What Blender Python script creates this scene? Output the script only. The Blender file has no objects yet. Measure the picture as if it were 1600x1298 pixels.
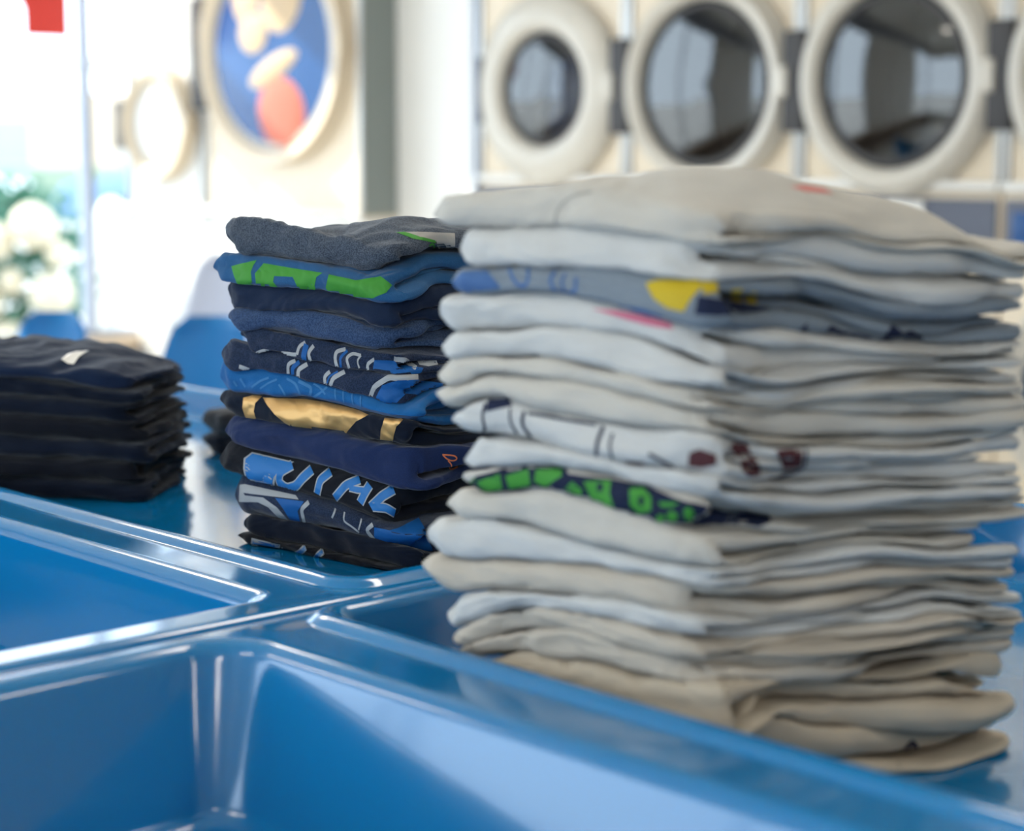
import bpy, bmesh, math, random
import numpy as np
from mathutils import Vector, Matrix, geometry
from mathutils.bvhtree import BVHTree
SC = bpy.context.scene
COL = SC.collection
PI = math.pi

# ------------------------------------------------------------------ camera
cam_d = bpy.data.cameras.new('camera')
cam = bpy.data.objects.new('camera', cam_d); COL.objects.link(cam)
cam.location = (0, 0, 1.32)
cam.rotation_euler = (math.radians(90 - 7.951), 0, 0)
cam_d.sensor_width = 36.0
cam_d.lens = 3000 / 1600 * 36.0
cam_d.clip_start = .05
cam_d.dof.use_dof = True
cam_d.dof.focus_distance = 2.16
cam_d.dof.aperture_fstop = 2.9
SC.camera = cam

# ------------------------------------------------------------------ world, exposure
SC.view_settings.view_transform = 'Standard'
SC.view_settings.look = 'None'
SC.view_settings.gamma = 1
SC.view_settings.exposure = -0.12
SC.view_settings.use_curve_mapping = False
wd = bpy.data.worlds.new('daylight'); SC.world = wd; wd.use_nodes = True
bg = wd.node_tree.nodes['Background']
bg.inputs[0].default_value = (0.78, 0.905, 1.03, 1)
bg.inputs[1].default_value = 5.2
SC.cycles.use_denoising = True
SC.cycles.max_bounces = 10
SC.cycles.caustics_reflective = False
SC.cycles.caustics_refractive = False
SC.cycles.sample_clamp_indirect = 6

sun_d = bpy.data.lights.new('sun', 'SUN'); sun_d.energy = 9; sun_d.angle = math.radians(.6); sun_d.color = (1, .93, .80)
sun = bpy.data.objects.new('sun', sun_d); COL.objects.link(sun)
sun.rotation_euler = Vector((.9335, -.297, -.66)).to_track_quat('-Z', 'Y').to_euler()

# room axes: u runs along the dryer wall, v runs towards it
CU, SU = math.cos(math.radians(-45)), math.sin(math.radians(-45))
def W(u, v, z=0): return Vector((u*CU - v*SU, u*SU + v*CU, z))
RZ = math.radians(-45)

def area(name, loc, rot, sx, sy, power, col=(1, 1, 1)):
    l = bpy.data.lights.new(name, 'AREA'); l.shape = 'RECTANGLE'; l.size = sx; l.size_y = sy
    l.energy = power; l.color = col
    o = bpy.data.objects.new(name, l); COL.objects.link(o); o.location = loc; o.rotation_euler = rot
    return o

FILLS = [(-5.0, -1.2), (-5.0, 2.6), (-1.6, -1.2), (-1.6, 2.6), (1.8, -1.2), (1.8, 2.6), (4.6, 2.6)]  # unseen ceiling fill, added to warm the right faces of the shirts
for (u, v) in FILLS:
    area('warm_fill_light', W(u, v, 3.07), (0, 0, RZ), 1.15, .55, 15, (1, .92, .80))

# ------------------------------------------------------------------ materials
def mat(name, col, rough=.6, **k):
    m = bpy.data.materials.new(name); m.use_nodes = True
    p = m.node_tree.nodes['Principled BSDF']
    p.inputs['Base Color'].default_value = (*col, 1)
    p.inputs['Roughness'].default_value = rough
    for key, val in k.items(): p.inputs[key.replace('_', ' ')].default_value = val
    return m
def bump(m, scale, strength, dist=.002, detail=3, stretch=(1, 1, 1)):
    nt = m.node_tree; p = nt.nodes['Principled BSDF']
    tc = nt.nodes.new('ShaderNodeTexCoord'); mp = nt.nodes.new('ShaderNodeMapping')
    mp.inputs['Scale'].default_value = stretch
    n = nt.nodes.new('ShaderNodeTexNoise'); n.inputs['Scale'].default_value = scale; n.inputs['Detail'].default_value = detail
    b = nt.nodes.new('ShaderNodeBump'); b.inputs['Strength'].default_value = strength; b.inputs['Distance'].default_value = dist
    nt.links.new(tc.outputs['Object'], mp.inputs[0]); nt.links.new(mp.outputs[0], n.inputs[0])
    nt.links.new(n.outputs[0], b.inputs['Height']); nt.links.new(b.outputs[0], p.inputs['Normal'])
    return n
def fabric(name, c1, c2=None, sheen=.35, fleck=900, bs=.25):
    c2 = c2 or tuple(x*.86 for x in c1)
    m = mat(name, c1, .92); nt = m.node_tree; p = nt.nodes['Principled BSDF']
    p.inputs['Sheen Weight'].default_value = sheen*.4
    p.inputs['Sheen Roughness'].default_value = .45
    p.inputs['Specular IOR Level'].default_value = .15
    n = bump(m, fleck, bs, .0006, 2)
    r = nt.nodes.new('ShaderNodeValToRGB')
    r.color_ramp.elements[0].position = .42; r.color_ramp.elements[1].position = .58
    r.color_ramp.elements[0].color = (*c2, 1); r.color_ramp.elements[1].color = (*c1, 1)
    nt.links.new(n.outputs[0], r.inputs[0])
    # uneven dye
    n2 = nt.nodes.new('ShaderNodeTexNoise'); n2.inputs['Scale'].default_value = 14
    mx = nt.nodes.new('ShaderNodeMix'); mx.data_type = 'RGBA'; mx.blend_type = 'MULTIPLY'
    mr = nt.nodes.new('ShaderNodeMapRange'); mr.inputs['To Min'].default_value = 1; mr.inputs['To Max'].default_value = .86
    nt.links.new(n2.outputs[0], mr.inputs[0])
    mx.inputs[0].default_value = 1
    nt.links.new(r.outputs[0], mx.inputs[6]); nt.links.new(mr.outputs[0], mx.inputs[7])
    nt.links.new(mx.outputs[2], p.inputs['Base Color'])
    return m
def glassmat(name, tint=(1, 1, 1), refl=.12):
    m = bpy.data.materials.new(name); m.use_nodes = True; nt = m.node_tree
    for n in list(nt.nodes): nt.nodes.remove(n)
    o = nt.nodes.new('ShaderNodeOutputMaterial'); mx = nt.nodes.new('ShaderNodeMixShader')
    t = nt.nodes.new('ShaderNodeBsdfTransparent'); g = nt.nodes.new('ShaderNodeBsdfGlossy')
    t.inputs[0].default_value = (*tint, 1); g.inputs['Roughness'].default_value = .02
    lw = nt.nodes.new('ShaderNodeLayerWeight'); lw.inputs[0].default_value = refl
    nt.links.new(lw.outputs['Fresnel'], mx.inputs[0]); nt.links.new(t.outputs[0], mx.inputs[1])
    nt.links.new(g.outputs[0], mx.inputs[2]); nt.links.new(mx.outputs[0], o.inputs[0])
    return m

M = {}
M['fiberglass'] = mat('blue_fiberglass', (.001, .178, .44), .15, Coat_Weight=.7, Coat_Roughness=.06)
n_ = bump(M['fiberglass'], 6, .12, .004, 2)
M['chairblue'] = mat('blue_chair_shell', (.001, .135, .36), .5, Specular_IOR_Level=.3)
M['chairgrey'] = mat('grey_chair_shell', (.42, .45, .55), .35)
M['chrome'] = mat('chrome', (.7, .7, .7), .18, Metallic=1.0)
M['steel'] = mat('brushed_steel', (.55, .54, .52), .32, Metallic=1.0)
M['cream'] = mat('cream_enamel', (.76, .64, .48), .32)
M['whiteenamel'] = mat('white_enamel', (.80, .78, .74), .3)
M['ring'] = mat('pale_door_ring', (.62, .58, .51), .28)
M['dark'] = mat('dark_rubber', (.035, .033, .035), .5)
M['bronze'] = mat('dark_control_panel', (.09, .10, .14), .35)
M['paleleaf'] = mat('pale_leaf', (.22, .28, .20), .7)
M['paleglass'] = mat('pale_window_glass', (.32, .37, .42), .3)
M['palestucco'] = mat('pale_stucco', (.8, .74, .64), .8)
M['sideshade'] = mat('shaded_grey_side', (.22, .25, .24), .4)  # shade on the large dryer's side put into the colour
M['drum'] = mat('drum_steel', (.16, .15, .13), .45, Metallic=.6)
M['wallpaint'] = mat('wall_paint', (.74, .73, .70), .8); bump(M['wallpaint'], 60, .1)
M['wallwarm'] = mat('wall_warm_paint', (.72, .66, .55), .8); bump(M['wallwarm'], 60, .1)
M['ceiling'] = mat('ceiling_tile', (.78, .77, .74), .9); bump(M['ceiling'], 90, .3)
M['floor'] = mat('floor_tile', (.62, .60, .56), .35); bump(M['floor'], 20, .06)
M['alu'] = mat('window_aluminium', (.30, .33, .40), .35, Metallic=.5)
M['sill'] = mat('beige_sill', (.66, .52, .38), .5)
M['brownbase'] = mat('brown_base', (.17, .125, .095), .6)
M['glass'] = glassmat('window_glass', (.97, .99, 1), .05)
M['doorglass'] = glassmat('dryer_door_glass', (.55, .56, .58), .5)
M['asphalt'] = mat('pale_paving', (.5, .49, .47), .9); bump(M['asphalt'], 30, .3)
M['leaf'] = mat('green_leaf', (.05, .17, .11), .6)
M['bloom'] = mat('cream_bloom', (.62, .56, .42), .6)
M['carwhite'] = mat('white_car_paint', (.75, .77, .8), .2)
M['carblue'] = mat('blue_car_paint', (.16, .26, .42), .2)
M['carglass'] = mat('blue_car_glass', (.03, .07, .14), .1)
M['tyre'] = mat('tyre_rubber', (.02, .02, .02), .8)
M['bollard'] = mat('white_bollard_paint', (.85, .85, .85), .5)
M['redvinyl'] = mat('red_window_vinyl', (.75, .05, .04), .5, Transmission_Weight=.0)
M['blueglass'] = mat('blue_round_panel', (.008, .075, .25), .25)
M['creampatch'] = mat('cream_patch', (.62, .46, .29), .6)
M['coralpatch'] = mat('coral_patch', (.60, .16, .10), .6)
M['fillface'] = mat('fill_glow', (.9, .9, .9), .5)
p_ = M['fillface'].node_tree.nodes['Principled BSDF']
p_.inputs['Emission Color'].default_value = (1, .93, .82, 1); p_.inputs['Emission Strength'].default_value = 5
for nm, c, r in [('foldshade', (.36, .345, .32), .9), ('green', (.05, .25, .035), .6), ('ash', (.36, .35, .33), .8), ('silver', (.32, .34, .36), .55), ('royal', (.006, .085, .29), .6),
                 ('skyprint', (.045, .17, .38), .8), ('sky', (.02, .15, .42), .45), ('orange', (.75, .20, .08), .5), ('red', (.62, .22, .20), .8),
                 ('yellow', (.50, .37, .02), .6), ('denim', (.06, .13, .30), .8), ('ink', (.010, .016, .045), .8), ('pink', (.52, .16, .24), .8), ('brown', (.075, .025, .03), .7)]:
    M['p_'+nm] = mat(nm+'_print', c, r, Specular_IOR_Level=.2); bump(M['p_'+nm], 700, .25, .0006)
M['p_gold'] = mat('gold_foil_print', (.56, .33, .12), .42, Metallic=.6); bump(M['p_gold'], 160, .25, .001, 4)

# ------------------------------------------------------------------ helpers
def tag(o, label=None, cat=None, group=None, kind=None):
    if label: o['label'] = label
    if cat: o['category'] = cat
    if group: o['group'] = group
    if kind: o['kind'] = kind
    return o
def empty(name, loc=(0, 0, 0), rz=0):
    o = bpy.data.objects.new(name, None); COL.objects.link(o); o.location = loc; o.rotation_euler = (0, 0, rz)
    o.empty_display_size = .1
    return o
def link(name, me, m, parent=None, loc=None, rz=0, smooth=True):
    me.materials.append(m)
    if smooth:
        me.polygons.foreach_set('use_smooth', [True]*len(me.polygons))
    o = bpy.data.objects.new(name, me); COL.objects.link(o)
    if parent: o.parent = parent
    if loc is not None: o.location = loc; o.rotation_euler = (0, 0, rz)
    return o
def sharp(me, deg=35):
    try: me.set_sharp_from_angle(angle=math.radians(deg))
    except Exception: pass
class MB:
    def __init__(s): s.v = []; s.f = []
    def add(s, vs, fs):
        b = len(s.v); s.v += [tuple(x) for x in vs]; s.f += [tuple(i+b for i in f) for f in fs]; return s
    def box(s, x0, x1, y0, y1, z0, z1, bev=0):
        bm = bmesh.new(); bmesh.ops.create_cube(bm, size=1)
        for v in bm.verts: v.co = Vector(((x0+x1)/2+v.co.x*(x1-x0), (y0+y1)/2+v.co.y*(y1-y0), (z0+z1)/2+v.co.z*(z1-z0)))
        if bev: bmesh.ops.bevel(bm, geom=bm.edges[:], offset=bev, segments=3, profile=.5, affect='EDGES')
        bm.verts.index_update()
        s.add([v.co[:] for v in bm.verts], [[v.index for v in f.verts] for f in bm.faces]); bm.free(); return s
    def tube(s, pts, r, n=12, caps=True):
        pts = [Vector(p) for p in pts]; vs = []; fs = []
        for i, p in enumerate(pts):
            d = (pts[min(i+1, len(pts)-1)] - pts[max(i-1, 0)]).normalized()
            a = d.orthogonal().normalized() if abs(d.z) > .99 else Vector((0, 0, 1)).cross(d).normalized()
            b = d.cross(a); rr = r[i] if isinstance(r, (list, tuple)) else r
            for k in range(n):
                t = 2*PI*k/n; vs.append(p + a*math.cos(t)*rr + b*math.sin(t)*rr)
        for i in range(len(pts)-1):
            for k in range(n): fs.append((i*n+k, i*n+(k+1) % n, (i+1)*n+(k+1) % n, (i+1)*n+k))
        if caps: fs.append(tuple(range(n-1, -1, -1))); fs.append(tuple((len(pts)-1)*n+k for k in range(n)))
        return s.add(vs, fs)
    def lathe(s, prof, n=48, c=(0, 0, 0), axis='y', closed=False):
        # prof: (radius, along)
        vs = []; fs = []
        for (r, h) in prof:
            for k in range(n):
                t = 2*PI*k/n
                if axis == 'y': vs.append((c[0]+r*math.cos(t), c[1]+h, c[2]+r*math.sin(t)))
                else: vs.append((c[0]+r*math.cos(t), c[1]+r*math.sin(t), c[2]+h))
        m = len(prof)
        for i in range(m if closed else m-1):
            j = (i+1) % m
            for k in range(n): fs.append((i*n+k, i*n+(k+1) % n, j*n+(k+1) % n, j*n+k))
        return s.add(vs, fs)
    def grid(s, P):
        R, C = len(P), len(P[0])
        return s.add([p for row in P for p in row], [(i*C+j, i*C+j+1, (i+1)*C+j+1, (i+1)*C+j) for i in range(R-1) for j in range(C-1)])
    def build(s, name, m, parent=None, loc=None, rz=0, smooth=True, deg=35):
        me = bpy.data.meshes.new(name); me.from_pydata(s.v, [], s.f)
        bm = bmesh.new(); bm.from_mesh(me); bmesh.ops.recalc_face_normals(bm, faces=bm.faces); bm.to_mesh(me); bm.free()
        o = link(name, me, m, parent, loc, rz, smooth)
        if smooth: sharp(me, deg)
        return o
# ------------------------------------------------------------------ room shell
U0, U1, V0, V1, H = -7.40, 6.2, -4.2, 5.125, 3.15
def wbox(name, m, u0, u1, v0, v1, z0, z1, kind='structure', parent=None, bev=0):
    o = MB().box(u0, u1, v0, v1, z0, z1, bev).build(name, m, parent, (0, 0, 0) if parent is None else None, RZ if parent is None else 0, smooth=bev > 0)
    if kind: o['kind'] = kind
    return o
wbox('floor', M['floor'], U0-.1, U1+.1, V0-.1, V1+.1, -.1, 0)
wbox('ceiling', M['ceiling'], U0-.1, U1+.1, V0-.1, V1+.1, H, H+.1)
# dryer wall: a bulkhead of white panels between the machines
wbox('wall_back', M['whiteenamel'], U0-.1, U1+.1, V1+.55, V1+.65, 0, H)
wbox('wall_right', M['wallwarm'], U1, U1+.1, V0, V1+.55, 0, H)
# left wall: low base, sill, header and pier, glazed between
wbox('wall_left', M['brownbase'], U0-.12, U0, V0, V1+.55, 0, .42)
wbox('trim_1', M['sill'], U0-.14, U0+.05, V0, V1, .42, .475, bev=.006)
wbox('trim_2', M['alu'], U0-.1, U0, V0, V1+.55, 2.85, H)
# front wall behind the viewer: shop window from u=-7.4 to 1.0, plain wall after
wbox('wall_front', M['wallpaint'], 1.2, U1+.1, V0-.1, V0, 0, H)
wbox('trim_3', M['wallpaint'], U0, 1.2, V0-.1, V0, 0, .42)
wbox('trim_4', M['wallpaint'], U0, 1.2, V0-.1, V0, 2.7, H)

def window(name, P0, P1, z0, z1, posts, fr=.028):
    """frame and pane between two points of a wall line given in room axes"""
    root = empty(name, W(P0[0], P0[1], z0)); root['kind'] = 'structure'
    d = Vector((P1[0]-P0[0], P1[1]-P0[1])); Lg = d.length; root.rotation_euler = (0, 0, RZ+math.atan2(d.y, d.x))
    f = MB(); hh = z1-z0
    f.box(0, Lg, -.03, .03, 0, .03); f.box(0, Lg, -.03, .03, hh-.05, hh)
    for t in posts: f.box(t-fr/2, t+fr/2, -.03, .03, .03, hh-.05)
    f.build('window_frame', M['alu'], root, smooth=False)
    MB().box(0, Lg, -.003, .003, .03, hh-.05).build('window_pane', M['glass'], root, smooth=False)
    return root
# left window: posts measured from the back corner
LV = V1+.0 - V0
window('window_1', (U0-.05, V1-.0), (U0-.05, V1-4.6), .475, 2.85, [.014, .36, 1.75, 3.15, 4.58], .045)
wbox('trim_9', M['wallpaint'], U0-.1, U0, V0+1.4, V1-4.6, .475, 2.85)
window('window_3', (U0-.05, V0+1.4), (U0-.05, V0), .475, 2.85, [.02, 1.38])
window('window_2', (1.2, V0-.05), (U0, V0-.05), .42, 2.7, [.02, 2.1, 4.2, 6.3, 8.5])

for (u, v) in FILLS:  # glowing panels added out of view along with the fill lights
    L = empty('added_ceiling_light', W(u, v, H), RZ)
    tag(L, 'unseen ceiling panel added to fill the shirts with warm light', 'ceiling light', 'added fill panels')
    f = MB(); f.box(-.62, .62, -.32, -.29, -.06, 0); f.box(-.62, .62, .29, .32, -.06, 0); f.box(-.62, -.59, -.29, .29, -.06, 0); f.box(.59, .62, -.29, .29, -.06, 0)
    f.build('fill_frame', M['whiteenamel'], L, smooth=False)
    MB().box(-.59, .59, -.29, .29, -.045, -.02).build('fill_diffuser', M['fillface'], L, smooth=False)

# ------------------------------------------------------------------ laundry table units (moulded tubs with a deck)
def rrect(x0, x1, y0, y1, r, n=8):
    r = max(r, .002); pts = []
    for (cx, cy, a0) in ((x1-r, y1-r, 0), (x0+r, y1-r, PI/2), (x0+r, y0+r, PI), (x1-r, y0+r, 3*PI/2)):
        for k in range(n+1):
            t = a0 + PI/2*k/n; pts.append((cx+r*math.cos(t), cy+r*math.sin(t)))
    return pts
def recess_levels(depth, rf, slope, rb):
    """(inset, dz) levels of a moulded recess: rolled rim, sloping wall, filleted floor"""
    L = []
    for k in range(7):
        t = PI/2*k/6*.93; L.append((rf*math.sin(t), -rf*(1-math.cos(t))))
    x, z = L[-1]; zb = -depth+rb*.9
    n = 4
    for k in range(1, n+1): L.append((x+(z-(z+(zb-z)*k/n))*slope, z+(zb-z)*k/n))
    x, z = L[-1]
    for k in range(1, 7):
        t = PI/2*k/6; L.append((x+rb*(1-math.cos(t)), z-(z+depth)*math.sin(t)))
    return L
def tub_unit(name, label, O, ang, x0, x1, y0, y1, recs, ro=.012):
    root = empty(name, (O[0], O[1], 0), ang)
    tag(root, label, 'laundry table')
    T = .88
    bm = bmesh.new()
    def ring(pts, z): return [bm.verts.new((x, y, z)) for (x, y) in pts]
    def bridge(a, b):
        n = len(a)
        for i in range(n): bm.faces.new((a[i], a[(i+1) % n], b[(i+1) % n], b[i]))
    edges = []
    def loop_edges(r):
        for i in range(len(r)): e = bm.edges.get((r[i], r[(i+1) % len(r)])); edges.append(e or bm.edges.new((r[i], r[(i+1) % len(r)])))
    # outer skirt
    prev = None
    for k in range(7):
        t = PI/2*k/6
        i_ = ro*(1-math.sin(t))
        r = ring(rrect(x0+i_, x1-i_, y0+i_, y1-i_, .03), T-ro*(1-math.cos(PI/2-t)) if False else T-ro+ro*math.sin(t)) if False else ring(rrect(x0+ro-ro*math.cos(t), x1-ro+ro*math.cos(t), y0+ro-ro*math.cos(t), y1-ro+ro*math.cos(t), .03), T-ro+ro*math.sin(t))
        if prev: bridge(prev, r)
        else: first = r
        prev = r
    i2 = ro+.002; r = ring(rrect(x0+i2, x1-i2, y0+i2, y1-i2, .03), T); bridge(prev, r); loop_edges(r)
    low = ring(rrect(x0, x1, y0, y1, .03), T-.07); bridge(low, first)
    for (a0, a1, b0, b1, rc, depth, rf, slope, rb, bd) in recs:
        oo = .021 if bd else .002
        r0 = ring(rrect(a0-oo, a1+oo, b0-oo, b1+oo, rc+oo), T); loop_edges(r0); prev = r0
        if bd:
            for (q, dz) in ((.018, .0016), (.014, .0052), (.008, .0083), (.002, .009)):
                r = ring(rrect(a0-q, a1+q, b0-q, b1+q, rc+q), T+dz); bridge(prev, r); prev = r
        for (ins, dz) in recess_levels(depth, rf, slope, rb):
            r = ring(rrect(a0+ins, a1-ins, b0+ins, b1-ins, max(rc-ins*.4, .01)), T+bd*(1+dz/depth)+dz); bridge(prev, r); prev = r
        ins += .03; r = ring(rrect(a0+ins, a1-ins, b0+ins, b1-ins, max(rc-ins*.4, .01)), T-depth); bridge(prev, r); prev = r
        bm.faces.new(prev)
    bmesh.ops.triangle_fill(bm, use_beauty=True, use_dissolve=False, edges=edges)
    bmesh.ops.recalc_face_normals(bm, faces=bm.faces)
    me = bpy.data.meshes.new('moulded_top'); bm.to_mesh(me); bm.free()
    o = link('moulded_top', me, M['fiberglass'], root)
    sharp(me, 50)
    wn = o.modifiers.new('wn', 'WEIGHTED_NORMAL'); wn.keep_sharp = True
    c = MB(); c.box(x0+.06, x1-.06, y0+.06, y1-.06, .10, .70, .01); c.build('cabinet', M['fiberglass'], root)
    MB().box(x0+.12, x1-.12, y0+.12, y1-.12, 0, .10).build('plinth', M['dark'], root, smooth=False)
    return root
O = (-.156, 1.823); AU = math.radians(-47)
tub_unit('laundry_tub_table', 'blue moulded tub table at the left, carrying the dark folded shirts', O, AU, -1.95, -.024, -.78, .86,
         [(-1.83, -.072, -.66, -.026, .035, .17, .020, .10, .03, 0), (-1.85, -.058, .043, .80, .03, .04, .013, .25, .012, .009)], ro=.010)
tub_unit('laundry_tub_table', 'blue moulded tub table nearest the viewer, carrying the tall white shirt stack', O, AU, -.020, 1.75, -.78, .96,
         [(.010, 1.63, -.72, -.138, .06, .15, .018, .33, .022, 0), (.024, 1.69, -.062, .90, .03, .08, .013, .25, .014, .009)], ro=.020)

# ------------------------------------------------------------------ dryers
def ringpanel(mb, w, z0, z1, cz, r, y, n=64):
    A, B = [], []
    for k in range(n):
        t = 2*PI*k/n; c, s_ = math.cos(t), math.sin(t)
        A.append((r*c, y, cz+r*s_))
        hx = w/2; up = z1-cz; dn = cz-z0
        tx = hx/abs(c) if abs(c) > 1e-6 else 1e9
        tz = (up if s_ > 0 else dn)/abs(s_) if abs(s_) > 1e-6 else 1e9
        q = min(tx, tz); B.append((q*c, y, cz+q*s_))
    vs = A+B; mb.add(vs, [(k, (k+1) % n, n+(k+1) % n, n+k) for k in range(n)])
def dryer(name, u, w, label, body, ringm, v=V1, z0=1.20, z1=1.95, cz=1.53, r=.245, depth=.55, ring_w=.10, door='glass', low=True, group=None, ropen=0, laundry=None, side=None):
    """front plane at v; local x along the wall, local -y into the room"""
    root = empty(name, W(u+w/2, v, 0), RZ); tag(root, label, 'dryer', group)
    hw = w/2-.004
    b = MB(); zb = z0 if low else .0
    ringpanel(b, hw*2, z0, z1, cz, r+.03, 0)
    zb = z0
    for x_ in (-hw, hw-.01): MB().box(x_, x_+.01, .001, depth, zb, z1).build('side_panel', side or body, root, smooth=False)
    b.box(-hw, hw, 0, depth, z1, z1+.01)
    b.box(-hw, hw, 0, depth, z0-.012, z0)
    b.build('cabinet', body, root, smooth=False)
    if not low: MB().box(-hw, hw, .02, depth, 0, z0-.013, .004).build('base_panel', M['whiteenamel'], root)
    # side trims and lower lip
    for x_ in (-hw, hw-.022): MB().box(x_, x_+.022, -.012, 0, z0, z1, .004).build('edge_trim', M['steel'], root)
    MB().box(-hw, hw, -.028, .0, z0-.01, z0+.018, .006).build('lower_trim', M['whiteenamel'], root)
    d = MB(); d.lathe([(r+.04, .0), (r+.04, depth*.75), (.0005, depth*.75)], 48, (0, .02, cz)); d.build('drum', M['drum'], root)
    for k in range(3):
        t = 2*PI*k/3+.5; q = MB(); c_, s_ = math.cos(t), math.sin(t)
        q.tube([(c_*(r-.0), .06, cz+s_*r), (c_*(r-.02), depth*.7, cz+s_*(r-.02))], .022, 8); q.build('drum_vane', M['drum'], root)
    # door
    D = empty('door', (-(r+.06), -.01, cz)); D.parent = root; D.rotation_euler = (0, 0, -ropen)
    off = r+.06; ro = r+ring_w-.02
    prof = [(r-.015, -.005), (r-.02, -.035), (r+.0, -.058), (r+.03, -.062), (ro-.02, -.046), (ro, -.02), (ro+.005, -.0)]
    MB().lathe(prof+[(ro-.02, .004), (r, .004)], 64, (off, 0, 0), closed=True).build('door_ring', ringm, D, deg=60)
    MB().lathe([(r-.018, -.02), (r-.03, -.034), (r-.048, -.036), (r-.05, -.02)], 64, (off, 0, 0), closed=True).build('gasket', M['dark'] if door == 'glass' else M['ring'], D)
    if door == 'glass':
        MB().lathe([(r-.04, -.028), (r*.6, -.040), (r*.3, -.046), (.0005, -.048)], 48, (off, 0, 0)).build('door_glass', M['doorglass'], D)
    else:
        MB().lathe([(r-.02, -.028), (r*.6, -.044), (r*.3, -.050), (.0005, -.052)], 48, (off, 0, 0)).build('door_panel', M['blueglass'] if door == 'blue' else M['whiteenamel'], D)
        k_ = r/.335
        def patch(nm, cx, cz_, a, b_, rot, m):
            P = []
            for i in range(9):
                row = []
                for k in range(33):
                    t = 2*PI*k/32; q = max(i/8, .001)
                    x_, z_ = a*q*math.cos(t), b_*q*math.sin(t)
                    X = k_*(cx-.02+x_*math.cos(rot)-z_*math.sin(rot)); Z = k_*(cz_-.045+x_*math.sin(rot)+z_*math.cos(rot))
                    rr = min(math.hypot(X, Z)/r, 1)
                    row.append((off+X, -.0535-.010*(1-q**3)+.026*rr**2, Z))
                P.append(row)
            MB().grid(P).build(nm, m, D)
        for s_ in laundry or []: patch(*s_)
    # hinge and handle
    h = MB(); h.box(-.055, .03, -.05, .0, -r*.55, r*.55, .008); h.build('hinge', M['dark'], D)
    g = MB(); g.box(off+ro-.035, off+ro+.008, -.062, -.03, -.05, .05, .01); g.build('door_handle', ringm, D)
    # control strip above
    c = MB(); c.box(-hw, hw, -.02, 0, z1+.012, z1+.24, .006); cp = c.build('control_panel', M['steel'], root)
    q = MB(); q.box(hw-.24, hw-.06, -.03, -.02, z1+.06, z1+.2, .004); q.build('display', M['bronze'], cp)
    if low:
        # lower machine of the stacked pair: coin panel, then its own round door
        l = MB(); l.box(-hw, hw, -.0, depth, 0, z0-.013, .004); l.build('lower_cabinet', body, root)
        l = MB(); l.box(-hw+.01, hw-.01, -.012, 0, z0-.24, z0-.035, .004); cp = l.build('control_panel', M['bronze'], root)
        l = MB(); l.box(-.02, .11, -.022, -.012, z0-.23, z0-.045, .004); l.build('coin_slide', M['whiteenamel'], cp)
        l = MB(); l.box(-hw+.04, -hw+.18, -.018, -.012, z0-.2, z0-.07, .003); l.build('display', M['blueglass'], cp)
        cz2 = cz-.93
        MB().lathe([(r-.015, -.0), (r-.02, -.035), (r+.03, -.062), (ro-.02, -.046), (ro, -.0)], 56, (0, -.0, cz2)).build('lower_door_ring', ringm, root)
        MB().lathe([(r-.018, -.028), (r*.5, -.042), (.0005, -.046)], 48, (0, 0, cz2)).build('lower_door_glass', M['carglass'], root)
    return root
u_d0 = W(0, 0).x
def uv(X, Y): return (X*CU + Y*SU, -X*SU + Y*CU)
ud = uv(-.123, 7.37)[0]
DW = .75
names = ['stacked dryer at the left end of the row, white ring around a dark door',
         'middle stacked dryer directly above the crown of the white shirt stack',
         'stacked dryer with the dark interior, above the right half of the white stack',
         'stacked dryer cut off by the right edge of the picture']
for k in range(4):
    dryer('stacked_dryer', ud+DW*k, DW, names[k], M['cream'], M['ring'], group='row of stacked dryers', r=[.225, .30, .295, .295][k], ring_w=[.145, .075, .085, .085][k])
# two more out of frame to the right close the row
wbox('trim_5', M['whiteenamel'], ud+4*DW, U1, V1, V1+.55, 0, H)
wbox('trim_6', M['whiteenamel'], ud, ud+4*DW, V1+.02, V1+.55, 2.2, H)
# white panel left of the row
wbox('trim_7', M['whiteenamel'], U0, ud-.004, V1, V1+.55, 0, H)
wbox('trim_8', M['alu'], ud-.022, ud-.002, V1-.02, V1-.001, 0, H)
bigw = 1.065
ub = uv(-.43, 7.677)[0]-bigw
G = [('cream_patch', -.10, .235, .075, .105, .1, M['creampatch']), ('cream_patch', .085, .215, .10, .12, -.1, M['creampatch']),
     ('cream_patch', -.055, .10, .075, .065, 0, M['creampatch']), ('cream_patch', .045, -.015, .13, .038, .38, M['creampatch']),
     ('coral_patch', .075, -.155, .115, .115, .5, M['coralpatch'])]
dryer('large_dryer', ub, bigw-.03, 'large cream dryer with a round blue door patched in cream and coral', M['cream'], M['cream'], v=V1-.182, z0=1.05, z1=2.15, cz=1.71, r=.425, depth=.18, ring_w=.05, door='blue', low=False, laundry=G, side=M['sideshade'])
dryer('narrow_dryer', U0+.02, ub-U0-.04, 'narrow sunlit white dryer in the corner beside the window, door glass painted glare white', M['whiteenamel'], M['cream'], v=V1-.182, z0=1.05, z1=2.15, cz=1.42, r=.20, depth=.18, ring_w=.07, low=False, door='glare')  # blown out door glass painted as a white panel

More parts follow.
